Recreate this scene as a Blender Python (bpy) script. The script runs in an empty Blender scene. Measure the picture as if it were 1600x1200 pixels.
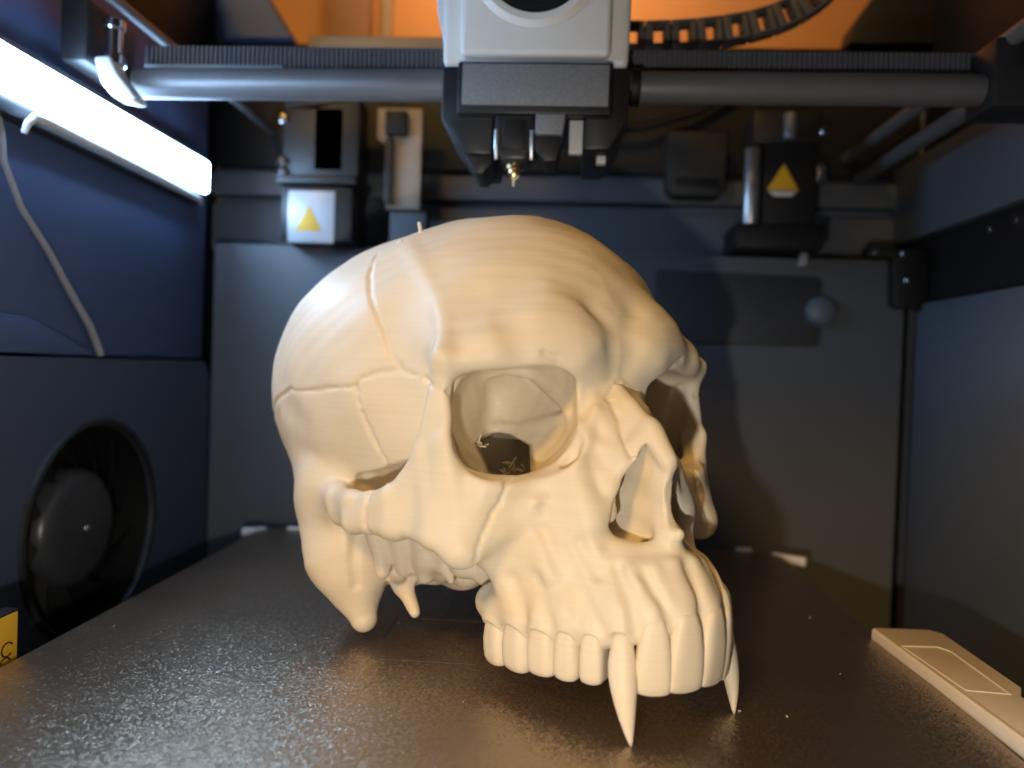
import bpy, bmesh, math, random
import numpy as np
from mathutils import Matrix, Vector

# ---------------------------------------------------------------- scene, camera, light
# Everything is modelled in millimetres (printer frame: X right, Y away from the door, Z up,
# Z = 0 on the print bed) and stored in metres.
MM = 0.001
SC = bpy.context.scene
COL = SC.collection
R = math.radians

cam_data = bpy.data.cameras.new('camera')
cam = bpy.data.objects.new('camera', cam_data)
COL.objects.link(cam)
yaw, pitch, roll = R(3.5), R(1.2), R(2.0)
fwd = Vector((-math.sin(yaw) * math.cos(pitch), math.cos(yaw) * math.cos(pitch), -math.sin(pitch)))
rt0 = Vector((math.cos(yaw), math.sin(yaw), 0))
up0 = rt0.cross(fwd)
rt = rt0 * math.cos(roll) + up0 * math.sin(roll)
up = -rt0 * math.sin(roll) + up0 * math.cos(roll)
cam.matrix_world = Matrix(((rt.x, up.x, -fwd.x, 0), (rt.y, up.y, -fwd.y, 0), (rt.z, up.z, -fwd.z, 84 * MM), (0, 0, 0, 1)))
cam_data.sensor_width = 36
cam_data.lens = 27
cam_data.clip_start = 0.01
cam_data.clip_end = 20
cam_data.dof.use_dof = True
cam_data.dof.focus_distance = 0.205
cam_data.dof.aperture_fstop = 8.5
SC.camera = cam

world = bpy.data.worlds.new('World')
SC.world = world
world.use_nodes = True
bg = world.node_tree.nodes['Background']
bg.inputs[0].default_value = (1.0, 0.72, 0.5, 1)
bg.inputs[1].default_value = 0.035


def lamp(name, kind, loc, energy, color, target=None, **kw):
    d = bpy.data.lights.new(name, kind)
    d.energy = energy
    d.color = color
    for k, v in kw.items():
        setattr(d, k, v)
    o = bpy.data.objects.new(name, d)
    COL.objects.link(o)
    o.location = Vector(loc) * MM
    if target is not None:
        o.rotation_euler = (Vector(target) - Vector(loc)).to_track_quat('-Z', 'Y').to_euler()
    return o


# the phone's flash, below and left of its lens
lamp('phone_flash', 'POINT', (-21, 4, 43), 0.93, (1.0, 0.95, 0.85), shadow_soft_size=0.0035)
# the warm lamp of the room, shining in through the open door
lamp('room_lamp', 'AREA', (-330, -430, 640), 4.3, (1.0, 0.57, 0.15), target=(0, 260, 70), shape='DISK', size=0.16)
# an added, unseen light, placed only to brighten the wall behind the printer
lamp('wall_fill_light', 'AREA', (-25, 470, 400), 0.30, (1.0, 0.62, 0.30), target=(-25, 560, 400), shape='DISK', size=0.2)

vs = SC.view_settings
vs.view_transform = 'Standard'
vs.look = 'None'
vs.exposure = 0
vs.gamma = 1
vs.use_curve_mapping = False
SC.cycles.use_denoising = True
SC.cycles.max_bounces = 8

# ---------------------------------------------------------------- helpers
def tag(o, label, cat, group=None):
    o['label'] = label
    o['category'] = cat
    if group:
        o['group'] = group
    return o


def empty(name, loc=(0, 0, 0), rz=0.0):
    o = bpy.data.objects.new(name, None)
    COL.objects.link(o)
    o.location = Vector(loc) * MM
    o.rotation_euler = (0, 0, rz)
    o.empty_display_size = 0.01
    return o


def link_mesh(name, me, mat, parent=None, smooth=False):
    """me is in metres; placed in the frame of its parent."""
    o = bpy.data.objects.new(name, me)
    COL.objects.link(o)
    if mat is not None:
        me.materials.clear()
        me.materials.append(mat)
    if smooth:
        me.polygons.foreach_set('use_smooth', [True] * len(me.polygons))
    if parent is not None:
        o.parent = parent
    return o


def from_arrays(name, verts, faces, mat, parent=None, smooth=True):
    me = bpy.data.meshes.new(name)
    v = np.asarray(verts, dtype=np.float32) * MM
    f = np.asarray(faces, dtype=np.int32)
    me.vertices.add(len(v))
    me.vertices.foreach_set('co', v.ravel())
    k = f.shape[1]
    me.loops.add(f.size)
    me.loops.foreach_set('vertex_index', f.ravel())
    me.polygons.add(len(f))
    me.polygons.foreach_set('loop_start', np.arange(0, f.size, k, dtype=np.int32))
    me.polygons.foreach_set('loop_total', np.full(len(f), k, dtype=np.int32))
    me.update(calc_edges=True)
    return link_mesh(name, me, mat, parent, smooth)


class Shape:
    """Collects simple solids (in mm) and links them as one mesh."""
    def __init__(self):
        self.bm = bmesh.new()

    def _geom(self, before):
        return [v for v in self.bm.verts if v not in before]

    def box(self, lo, hi, bevel=0.0, seg=2, rot=None):
        lo, hi = Vector(lo), Vector(hi)
        c, s = (lo + hi) / 2, hi - lo
        m = Matrix.Translation(c) @ (rot.to_4x4() if rot is not None else Matrix.Identity(4)) @ Matrix.Diagonal((s.x, s.y, s.z, 1))
        r = bmesh.ops.create_cube(self.bm, size=1, matrix=m)
        if bevel > 0:
            es = list({e for v in r['verts'] for e in v.link_edges})
            bmesh.ops.bevel(self.bm, geom=es, offset=bevel, segments=seg, profile=0.5, affect='EDGES', clamp_overlap=True)
        return self

    def cyl(self, a, b, r1, r2=None, n=24, bevel=0.0):
        a, b = Vector(a), Vector(b)
        d = b - a
        m = Matrix.Translation((a + b) / 2) @ d.to_track_quat('Z', 'Y').to_matrix().to_4x4()
        r = bmesh.ops.create_cone(self.bm, cap_ends=True, segments=n, radius1=r1, radius2=r1 if r2 is None else r2, depth=d.length, matrix=m)
        if bevel > 0:
            es = [e for v in r['verts'] for e in v.link_edges if len(e.link_faces) == 2 and any(len(f.verts) > 4 for f in e.link_faces)]
            bmesh.ops.bevel(self.bm, geom=list(set(es)), offset=bevel, segments=2, profile=0.5, affect='EDGES', clamp_overlap=True)
        return self

    def prism(self, pts, axis, lo, hi, bevel=0.0, seg=2):
        """polygon given in the two other axes, extruded along axis (0, 1, 2)"""
        def mk(p, h):
            q = [0, 0, 0]
            o = [i for i in range(3) if i != axis]
            q[o[0]], q[o[1]], q[axis] = p[0], p[1], h
            return self.bm.verts.new(q)
        A = [mk(p, lo) for p in pts]
        B = [mk(p, hi) for p in pts]
        n = len(pts)
        fs = [self.bm.faces.new(A), self.bm.faces.new(B[::-1])]
        for i in range(n):
            fs.append(self.bm.faces.new((A[i], B[i], B[(i + 1) % n], A[(i + 1) % n])))
        bmesh.ops.recalc_face_normals(self.bm, faces=fs)
        if bevel > 0:
            es = list({e for f in fs for e in f.edges})
            bmesh.ops.bevel(self.bm, geom=es, offset=bevel, segments=seg, profile=0.5, affect='EDGES', clamp_overlap=True)
        return self

    def tube(self, pts, r, n=10, cap=True):
        pts = [Vector(p) for p in pts]
        rs = r if isinstance(r, (list, tuple)) else [r] * len(pts)
        rings = []
        ref = Vector((0.3, 0.2, 1)).normalized()
        for i, p in enumerate(pts):
            t = (pts[min(i + 1, len(pts) - 1)] - pts[max(i - 1, 0)]).normalized()
            u = (ref - t * ref.dot(t))
            if u.length < 1e-4:
                u = t.orthogonal()
            u.normalize()
            w = t.cross(u)
            ref = u
            rings.append([self.bm.verts.new(p + (u * math.cos(2 * math.pi * k / n) + w * math.sin(2 * math.pi * k / n)) * rs[i]) for k in range(n)])
        for a, b in zip(rings, rings[1:]):
            for k in range(n):
                self.bm.faces.new((a[k], a[(k + 1) % n], b[(k + 1) % n], b[k]))
        if cap:
            self.bm.faces.new(rings[0][::-1])
            self.bm.faces.new(rings[-1])
        return self

    def lathe(self, profile, centre, axis, n=48):
        """profile: list of (radius, height along axis); open ends are closed by radius 0 points"""
        axis = Vector(axis).normalized()
        u = axis.orthogonal().normalized()
        w = axis.cross(u)
        c = Vector(centre)
        rings = []
        for (r, h) in profile:
            if r < 1e-6:
                rings.append([self.bm.verts.new(c + axis * h)])
            else:
                rings.append([self.bm.verts.new(c + axis * h + (u * math.cos(2 * math.pi * k / n) + w * math.sin(2 * math.pi * k / n)) * r) for k in range(n)])
        for a, b in zip(rings, rings[1:]):
            for k in range(n):
                k2 = (k + 1) % n
                q = []
                for v in (a[k % len(a)], a[k2 % len(a)], b[k2 % len(b)], b[k % len(b)]):
                    if v not in q:
                        q.append(v)
                if len(q) > 2:
                    self.bm.faces.new(q)
        return self

    def build(self, name, mat, parent=None, smooth_angle=35, origin=None):
        bm = self.bm
        bmesh.ops.recalc_face_normals(bm, faces=bm.faces)
        bm.transform(Matrix.Scale(MM, 4))
        if origin is not None:
            bm.transform(Matrix.Translation(-Vector(origin) * MM))
        me = bpy.data.meshes.new(name)
        if smooth_angle:
            a = R(smooth_angle)
            for f in bm.faces:
                f.smooth = True
            for e in bm.edges:
                if len(e.link_faces) != 2 or e.calc_face_angle(0) > a:
                    e.smooth = False
        bm.to_mesh(me)
        bm.free()
        o = link_mesh(name, me, mat, parent)
        if origin is not None:
            o.location = Vector(origin) * MM
        return o


def structure(o):
    o['kind'] = 'structure'
    return o


# ---------------------------------------------------------------- materials
def nodes_of(name):
    m = bpy.data.materials.new(name)
    m.use_nodes = True
    nt = m.node_tree
    return m, nt, nt.nodes['Principled BSDF']


def mat(name, color, rough=0.5, metallic=0.0, spec=0.5, var=0.15, scale=120.0, bump=0.0, bump_scale=900.0, rough_var=0.08, coat=0.0):
    """a worn surface: colour and gloss drift with noise, fine grain as bump"""
    m, nt, p = nodes_of(name)
    N, L = nt.nodes, nt.links
    tc = N.new('ShaderNodeTexCoord')
    no = N.new('ShaderNodeTexNoise')
    no.inputs['Scale'].default_value = scale
    no.inputs['Detail'].default_value = 5
    L.new(tc.outputs['Object'], no.inputs['Vector'])
    mx = N.new('ShaderNodeMix')
    mx.data_type = 'RGBA'
    mx.inputs[6].default_value = tuple(c * (1 - var) for c in color) + (1,)
    mx.inputs[7].default_value = tuple(min(1, c * (1 + var)) for c in color) + (1,)
    L.new(no.outputs['Fac'], mx.inputs[0])
    L.new(mx.outputs[2], p.inputs['Base Color'])
    mr = N.new('ShaderNodeMapRange')
    mr.inputs[3].default_value = max(0.02, rough - rough_var)
    mr.inputs[4].default_value = min(1, rough + rough_var)
    L.new(no.outputs['Fac'], mr.inputs[0])
    L.new(mr.outputs[0], p.inputs['Roughness'])
    p.inputs['Metallic'].default_value = metallic
    p.inputs['Specular IOR Level'].default_value = spec
    p.inputs['Coat Weight'].default_value = coat
    if bump > 0:
        n2 = N.new('ShaderNodeTexNoise')
        n2.inputs['Scale'].default_value = bump_scale
        n2.inputs['Detail'].default_value = 3
        L.new(tc.outputs['Object'], n2.inputs['Vector'])
        b = N.new('ShaderNodeBump')
        b.inputs['Strength'].default_value = 1.0
        b.inputs['Distance'].default_value = bump * MM
        L.new(n2.outputs['Fac'], b.inputs['Height'])
        L.new(b.outputs['Normal'], p.inputs['Normal'])
    return m


def emit_mat(name, color, strength):
    m, nt, p = nodes_of(name)
    p.inputs['Base Color'].default_value = color + (1,)
    p.inputs['Emission Color'].default_value = color + (1,)
    p.inputs['Emission Strength'].default_value = strength
    return m


def bone_material():
    m, nt, p = nodes_of('bone_filament')
    N, L = nt.nodes, nt.links
    tc = N.new('ShaderNodeTexCoord')
    no = N.new('ShaderNodeTexNoise')
    no.inputs['Scale'].default_value = 45
    no.inputs['Detail'].default_value = 4
    L.new(tc.outputs['Object'], no.inputs['Vector'])
    mx = N.new('ShaderNodeMix')
    mx.data_type = 'RGBA'
    mx.inputs[6].default_value = (0.73, 0.63, 0.475, 1)
    mx.inputs[7].default_value = (0.81, 0.715, 0.565, 1)
    L.new(no.outputs['Fac'], mx.inputs[0])
    # printed layers: thin rings stacked in height, each with its own slight shade
    mp = N.new('ShaderNodeMapping')
    mp.inputs['Scale'].default_value = (12, 12, 1500)
    L.new(tc.outputs['Object'], mp.inputs['Vector'])
    ly = N.new('ShaderNodeTexNoise')
    ly.inputs['Scale'].default_value = 1.0
    ly.inputs['Detail'].default_value = 2
    L.new(mp.outputs[0], ly.inputs['Vector'])
    mr = N.new('ShaderNodeMapRange')
    mr.inputs[1].default_value = 0.3
    mr.inputs[2].default_value = 0.7
    mr.inputs[3].default_value = 0.975
    mr.inputs[4].default_value = 1.015
    L.new(ly.outputs['Fac'], mr.inputs[0])
    ml = N.new('ShaderNodeVectorMath')
    ml.operation = 'SCALE'
    L.new(mx.outputs[2], ml.inputs[0])
    L.new(mr.outputs[0], ml.inputs['Scale'])
    L.new(ml.outputs[0], p.inputs['Base Color'])
    b = N.new('ShaderNodeBump')
    b.inputs['Strength'].default_value = 0.8
    b.inputs['Distance'].default_value = 0.018 * MM
    L.new(ly.outputs['Fac'], b.inputs['Height'])
    L.new(b.outputs['Normal'], p.inputs['Normal'])
    p.inputs['Roughness'].default_value = 0.5
    p.inputs['Specular IOR Level'].default_value = 0.35
    p.inputs['Subsurface Weight'].default_value = 0.08
    p.inputs['Subsurface Radius'].default_value = (1.0, 0.55, 0.25)
    p.inputs['Subsurface Scale'].default_value = 0.0025
    return m

# ---------------------------------------------------------------- solid modelling kernel for the skull
# The skull is sculpted as one solid: each op adds or carves a soft primitive in a distance field,
# (x, y, z) = (sideways, forward, up) in mm, both halves alike.  The surface is extracted afterwards.
OPS = []          # (evaluator, centre, reach, mode, k)


def _op(fn, lo, hi, mode, k):
    OPS.append((fn, np.array(lo, np.float32), np.array(hi, np.float32), mode, k))


def add(fn_box, k=4.0):
    fn, lo, hi = fn_box
    _op(fn, lo, hi, 'add', k)


def cut(fn_box, k=2.0):
    fn, lo, hi = fn_box
    _op(fn, lo, hi, 'cut', k)


def ell(c, r, rz=0.0, rx=0.0):
    c = np.array(c, np.float32)
    r = np.array(r, np.float32)
    cz, sz = math.cos(rz), math.sin(rz)
    cx_, sx_ = math.cos(rx), math.sin(rx)

    def fn(x, y, z):
        a, b, h = x - c[0], y - c[1], z - c[2]
        if rz:
            a, b = a * cz + b * sz, -a * sz + b * cz
        if rx:
            b, h = b * cx_ + h * sx_, -b * sx_ + h * cx_
        k0 = np.sqrt((a / r[0]) ** 2 + (b / r[1]) ** 2 + (h / r[2]) ** 2)
        k1 = np.sqrt((a / r[0] ** 2) ** 2 + (b / r[1] ** 2) ** 2 + (h / r[2] ** 2) ** 2) + 1e-6
        return k0 * (k0 - 1) / k1
    m = r.max() if (rz or rx) else r
    return fn, c - m, c + m


def cap(a, b, ra, rb=None, flat=1.0):
    a = np.array(a, np.float32)
    b = np.array(b, np.float32)
    rb = ra if rb is None else rb
    d = b - a
    dd = float(d @ d) + 1e-6

    def fn(x, y, z):
        px, py, pz = x - a[0], y - a[1], z - a[2]
        t = np.clip((px * d[0] + py * d[1] + pz * d[2]) / dd, 0, 1)
        return np.sqrt((px - t * d[0]) ** 2 + (py - t * d[1]) ** 2 + (pz - t * d[2]) ** 2) - (ra + (rb - ra) * t)
    m = max(ra, rb)
    return fn, np.minimum(a, b) - m, np.maximum(a, b) + m


def path(pts, rs, k=3.0):
    for i in range(len(pts) - 1):
        add(cap(pts[i], pts[i + 1], rs[i], rs[i + 1]), k)


def tri(a, b, c, r):
    """a rounded triangular plate of thickness 2 r"""
    A, B, C = (np.array(q, np.float32) for q in (a, b, c))
    ab, bc, ca = B - A, C - B, A - C
    nor = np.cross(ab, C - A)
    nn = float(nor @ nor) + 1e-6

    def fn(x, y, z):
        best = None
        inside = None
        for o, e in ((A, ab), (B, bc), (C, ca)):
            px, py, pz = x - o[0], y - o[1], z - o[2]
            t = np.clip((px * e[0] + py * e[1] + pz * e[2]) / float(e @ e), 0, 1)
            q = (px - t * e[0]) ** 2 + (py - t * e[1]) ** 2 + (pz - t * e[2]) ** 2
            g = np.cross(nor, e)
            s_ = (px * g[0] + py * g[1] + pz * g[2]) >= 0
            best = q if best is None else np.minimum(best, q)
            inside = s_ if inside is None else inside & s_
        h = ((x - A[0]) * nor[0] + (y - A[1]) * nor[1] + (z - A[2]) * nor[2]) ** 2 / nn
        return np.sqrt(np.where(inside, h, best)) - r
    P = np.stack([A, B, C])
    return fn, P.min(0) - r, P.max(0) + r


def plates(P, tris, r, k):
    for t in tris:
        add(tri(P[t[0]], P[t[1]], P[t[2]], r), k)


def groove(pts, width, depth):
    """a fine engraved line (negative depth: a raised line)"""
    P = np.array(pts, np.float32)

    def fn(x, y, z):
        best = np.full(x.shape, 1e9, np.float32)
        for a, b in zip(P, P[1:]):
            d = b - a
            dd = float(d @ d) + 1e-6
            px, py, pz = x - a[0], y - a[1], z - a[2]
            t = np.clip((px * d[0] + py * d[1] + pz * d[2]) / dd, 0, 1)
            best = np.minimum(best, (px - t * d[0]) ** 2 + (py - t * d[1]) ** 2 + (pz - t * d[2]) ** 2)
        return depth * np.exp(-best / (width * width))
    _op(fn, P.min(0) - 3 * width, P.max(0) + 3 * width, 'field', 0)


def dent(c, r, depth):
    """a soft hollow (negative depth: a soft swelling)"""
    c = np.array(c, np.float32)
    r = np.array(r if hasattr(r, '__len__') else (r, r, r), np.float32)

    def fn(x, y, z):
        q = ((x - c[0]) / r[0]) ** 2 + ((y - c[1]) / r[1]) ** 2 + ((z - c[2]) / r[2]) ** 2
        return depth * np.exp(-q)
    _op(fn, c - 2.6 * r, c + 2.6 * r, 'field', 0)


def sdf_block(X, Y, Z, lo, hi):
    d = np.full(X.shape, 60.0, np.float32)
    for fn, a, b, mode, k in OPS:
        pad = 12.0 + k if mode != 'field' else 0.0
        if (a - pad > hi).any() or (b + pad < lo).any():
            if mode == 'add':
                # far away: a cheap lower bound keeps the field usable
                gap = np.maximum(np.maximum(a - hi, lo - b), 0)
                d = np.minimum(d, np.float32(np.sqrt((gap * gap).sum())))
            continue
        e = fn(X, Y, Z)
        if mode == 'add':
            h = np.maximum(k - np.abs(d - e), 0) / k
            d = np.minimum(d, e) - h * h * (k * 0.25)
        elif mode == 'cut':
            e = -e
            h = np.maximum(k - np.abs(d - e), 0) / k
            d = np.maximum(d, e) + h * h * (k * 0.25)
        else:
            d = d + e
    return d.astype(np.float32)


def extract(h, lo, hi, B=16):
    """block-sparse evaluation of the half x >= 0, mirrored, then surface nets"""
    nx = int(math.ceil(hi[0] / h / B)) * B
    ny = int(math.ceil((hi[1] - lo[1]) / h / B)) * B
    nz = int(math.ceil((hi[2] - lo[2]) / h / B)) * B
    G = np.full((nx, ny, nz), 9.0, np.float32)
    gx = (np.arange(nx, dtype=np.float32) + 0.5) * h
    gy = lo[1] + (np.arange(ny, dtype=np.float32) + 0.5) * h
    gz = lo[2] + (np.arange(nz, dtype=np.float32) + 0.5) * h
    cxs, cys, czs = gx.reshape(-1, B).mean(1), gy.reshape(-1, B).mean(1), gz.reshape(-1, B).mean(1)
    reach = B * h * 0.87 * 1.45 + 1.5
    for i, cx_ in enumerate(cxs):
        for j, cy_ in enumerate(cys):
            Zc = czs
            Xc = np.full_like(Zc, cx_)
            Yc = np.full_like(Zc, cy_)
            dc = sdf_block(Xc, Yc, Zc, np.array((cx_, cy_, czs[0])), np.array((cx_, cy_, czs[-1])))
            for k in range(len(czs)):
                s = (slice(i * B, i * B + B), slice(j * B, j * B + B), slice(k * B, k * B + B))
                if abs(dc[k]) > reach:
                    G[s] = 9.0 if dc[k] > 0 else -9.0
                    continue
                X, Y, Z = np.meshgrid(gx[s[0]], gy[s[1]], gz[s[2]], indexing='ij')
                G[s] = sdf_block(X, Y, Z, np.array((X[0, 0, 0], Y[0, 0, 0], Z[0, 0, 0])), np.array((X[-1, 0, 0], Y[0, -1, 0], Z[0, 0, -1])))
    G = np.concatenate([G[::-1], G], axis=0)
    org = np.array([-gx[-1], gy[0], gz[0]], np.float32)
    return surface_nets(G, org, h)


def surface_nets(G, org, h):
    S = G < 0
    nx, ny, nz = G.shape
    cell = np.zeros((nx - 1, ny - 1, nz - 1), np.int8)
    for a in (0, 1):
        for b in (0, 1):
            for c in (0, 1):
                cell += S[a:nx - 1 + a, b:ny - 1 + b, c:nz - 1 + c]
    act = (cell > 0) & (cell < 8)
    I, J, K = np.nonzero(act)
    idx = np.full(act.shape, -1, np.int32)
    idx[I, J, K] = np.arange(len(I))
    pos = np.zeros((len(I), 3), np.float32)
    cnt = np.zeros(len(I), np.float32)
    corners = [(a, b, c) for a in (0, 1) for b in (0, 1) for c in (0, 1)]
    val = {q: G[I + q[0], J + q[1], K + q[2]] for q in corners}
    for q in corners:
        for ax in range(3):
            if q[ax] == 0:
                q2 = list(q)
                q2[ax] = 1
                a, b = val[q], val[tuple(q2)]
                m = (a < 0) != (b < 0)
                t = np.where(m, a / np.where(m, a - b, 1), 0)
                p = np.tile(np.array(q, np.float32), (len(I), 1))
                p[:, ax] += t
                pos += p * m[:, None]
                cnt += m
    V = org + (np.stack([I, J, K], 1) + pos / cnt[:, None]) * h
    quads = []
    for ax in range(3):
        sl0 = [slice(None)] * 3
        sl1 = [slice(None)] * 3
        sl0[ax] = slice(0, -1)
        sl1[ax] = slice(1, None)
        s0, s1 = S[tuple(sl0)], S[tuple(sl1)]
        i, j, k = np.nonzero(s0 != s1)
        flip = s0[i, j, k]
        o1, o2 = [a for a in range(3) if a != ax]
        e = np.stack([i, j, k], 1)
        ok = (e[:, o1] > 0) & (e[:, o2] > 0) & (e[:, o1] < G.shape[o1] - 1) & (e[:, o2] < G.shape[o2] - 1)
        e, flip = e[ok], flip[ok]
        d1 = np.zeros(3, int)
        d2 = np.zeros(3, int)
        d1[o1] = 1
        d2[o2] = 1
        c = [e - d1 - d2, e - d2, e, e - d1]
        q = np.stack([idx[x[:, 0], x[:, 1], x[:, 2]] for x in c], 1)
        fl = flip if ax != 1 else ~flip
        q[~fl] = q[~fl][:, ::-1]
        quads.append(q)
    return V, np.concatenate(quads)

# ---------------------------------------------------------------- the printed skull
BONE = bone_material()
SKULL_LOC, SKULL_ROT = (32.6, 182.6, 0.0), R(216.13)

# dental arch, outer face at the gum line: x, y, z(gum), z(biting edge), width along the arch, depth, kind
TEETH = [
    (4.75, 6.2, 25.2, 11.3, 9.6, 5.6, 'incisor'),
    (12.9, 2.9, 24.2, 10.8, 8.5, 5.6, 'incisor'),
    (18.5, -3.4, 23.0, 0.0, 6.6, 5.0, 'fang'),
    (22.2, -9.8, 20.4, 10.6, 6.0, 7.6, 'premolar'),
    (25.4, -15.8, 19.8, 10.0, 6.5, 8.2, 'premolar'),
    (28.2, -23.0, 18.8, 9.2, 8.2, 9.0, 'molar'),
    (30.2, -31.8, 17.6, 8.0, 8.8, 9.4, 'molar'),
    (31.0, -40.8, 16.4, 6.8, 8.2, 9.0, 'molar'),
]


def arch_normal(i):
    P = [(-TEETH[0][0], TEETH[0][1])] + [(t[0], t[1]) for t in TEETH] + [(30.3, -45.0)]
    a, b = P[i], P[i + 2]
    tx, ty = b[0] - a[0], b[1] - a[1]
    n = math.hypot(tx, ty)
    return (-ty / n, tx / n), (tx / n, ty / n)      # outward normal, tangent (towards the back)


def sculpt():
    # --- brain case
    add(ell((0, -114, 77), (64.5, 78, 54)), 4)
    add(ell((0, -76.5, 85.3), (42.4, 45, 43.6)), 20)
    add(ell((0, -118, 58), (53, 58, 38)), 14)
    # --- base of the skull
    add(ell((0, -88, 40), (38, 40, 20)), 10)
    # --- brow and forehead
    P = {'r0': (0, -34, 89), 'r1': (13, -34, 88.5), 'r2': (23, -37.5, 88), 'r3': (33, -41, 87.6), 'r4': (44, -45.2, 85.0),
         'u0': (0, -42, 99), 'u1': (13, -43, 100), 'u2': (23, -51, 100), 'u3': (32, -58, 98), 'u4': (39, -60, 91)}
    plates(P, [('r0', 'r1', 'u0'), ('r1', 'u1', 'u0'), ('r1', 'r2', 'u1'), ('r2', 'u2', 'u1'), ('r2', 'r3', 'u2'), ('r3', 'u3', 'u2'),
               ('r3', 'r4', 'u3'), ('r4', 'u4', 'u3')], 3.4, 8)
    add(ell((14.5, -37, 93.5), (12, 8.2, 8)), 7)
    groove([(1.8, -28, 83), (2.2, -26, 89), (3.0, -27, 95), (6.5, -31, 100)], 3.4, 0.9)
    groove([(5.0, -30, 98), (9, -33, 102), (14, -38, 105)], 3.4, 0.5)
    # --- outer pillar of the eye socket, cheekbone and arch
    P = {'A': (44.2, -45.0, 84.5), 'B': (43.0, -51, 86), 'C': (43.2, -42.4, 64), 'D': (46.5, -49.5, 62), 'E': (34.5, -37.2, 56.2),
         'F': (41.5, -37.2, 39.4), 'I': (46.0, -42.5, 42), 'G': (51.6, -57, 49.4), 'H': (51.0, -55.5, 42.2), 'J': (56.6, -72, 45.6), 'K': (56.2, -70, 41.0)}
    plates(P, [('A', 'B', 'D'), ('A', 'D', 'C'), ('C', 'E', 'F'), ('C', 'F', 'I'), ('C', 'I', 'D'), ('D', 'I', 'H'), ('D', 'H', 'G'), ('G', 'H', 'K'), ('G', 'K', 'J')], 3.1, 3)
    P = {'a': (56.6, -71, 46.4), 'b': (56.2, -70, 40.6), 'c': (56.6, -83, 45.4), 'd': (56.2, -81, 40.6), 'e': (52, -94, 45), 'f': (52, -93, 42)}
    plates(P, [('a', 'b', 'd'), ('a', 'd', 'c'), ('c', 'd', 'f'), ('c', 'f', 'e')], 2.7, 2.0)
    # --- upper jaw
    add(ell((0, -45, 44), (24, 28, 27)), 6)
    P = {'E': (34.5, -37.2, 56.2), 'F': (41.0, -37.2, 39.4), 'M': (16.5, -28.5, 62.5), 'P': (14.5, -21.5, 48), 'O': (23, -33.6, 48.5),
         'C': (16.0, -16.5, 33), 'Z': (25.5, -36, 27), 'Y': (32, -40, 37.5), 'S': (13.4, -30, 67), 'N': (20, -24, 34)}
    plates(P, [('E', 'O', 'M'), ('E', 'F', 'O'), ('M', 'O', 'P'), ('O', 'N', 'P'), ('P', 'N', 'C'), ('O', 'Z', 'N'), ('O', 'F', 'Y'), ('O', 'Y', 'Z'), ('M', 'S', 'P')], 4.0, 4)
    path([(11.0, -35, 82), (11.2, -34.4, 75), (13.2, -31.2, 67), (16.5, -29, 61)], [2.6, 2.6, 3.0, 3.6], 3)
    # --- alveolar arch with the swelling of every root
    prev = None
    for i, t in enumerate(TEETH):
        n, tg = arch_normal(i)
        w_ = 1.6 if t[6] == 'incisor' else 0.0
        c = (t[0] - n[0] * (6.6 + w_), t[1] - n[1] * (6.6 + w_), t[2] + 4.0)
        c2 = (t[0] - n[0] * (10.4 + w_), t[1] - n[1] * (10.4 + w_), t[2] + 10.0)
        if prev is None:
            add(cap((0, c[1] + 0.6, c[2]), c, 4.6), 4)
            add(cap((0, c2[1] + 0.6, c2[2]), c2, 4.6), 5)
        else:
            add(cap(prev, c, 4.6), 4)
            add(tri(prev, c, c2, 4.0), 4)
            add(tri(prev, c2, prev2, 4.0), 4)
        prev, prev2 = c, c2
    add(cap(prev, (25.0, -47, 21), 4.8), 4)
    add(ell((0, -26, 30), (20, 24, 9)), 6)
    # hollow palate
    cut(ell((0, -24, 15), (17, 22, 11)), 5)
    for i, t in enumerate(TEETH):
        n, tg = arch_normal(i)
        inn = min(t[4], 7.4) * 0.46 + (0.9 if t[6] == 'incisor' else 0)
        up_ = {'incisor': 12.5, 'fang': 13.5, 'premolar': 12, 'molar': 12}[t[6]]
        r = min(t[4], 7.4) * 0.5
        lean = 5.2 if t[6] in ('incisor', 'fang') else 3.2
        b = (t[0] - n[0] * inn, t[1] - n[1] * inn, t[2] + 1.0)
        q = (t[0] - n[0] * (inn + lean), t[1] - n[1] * (inn + lean), t[2] + up_)
        add(cap(b, q, r * 0.95, r * 0.60), 1.6)
    # scalloped gum: the bone rises over every crown
    for i, t in enumerate(TEETH):
        n, tg = arch_normal(i)
        dz = {'incisor': 3.2, 'fang': 1.6}.get(t[6], 1.9)
        cut(ell((t[0] - n[0] * 0.5, t[1] - n[1] * 0.5, t[2] - 2.6), (t[4] * 0.47, t[4] * 0.47, 2.6 + dz)), 0.6)
    # --- nose: bridge, opening, partition, inner folds
    P = {'N': (0, -31, 79.5), 'R': (0, -9.8, 63.2), 'R7': (0, -15.6, 69.6), 'Q': (6.2, -18.6, 61.5), 'K': (7.0, -32.5, 78), 'S': (12.8, -31, 68),
         'U': (9.6, -19.0, 55), 'V': (12.8, -19.5, 47)}
    plates(P, [('N', 'R7', 'Q'), ('R7', 'R', 'Q'), ('N', 'Q', 'K'), ('K', 'Q', 'S'), ('Q', 'U', 'S'), ('U', 'V', 'S')], 2.3, 2.0)
    pear = [(0.0, 69.9), (1.6, 69.7), (4.4, 64.6), (7.4, 58.5), (10.9, 51.5), (11.4, 46.5), (9.2, 42.2), (4.0, 41.2), (1.5, 41.4), (0.0, 41.8)]

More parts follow.
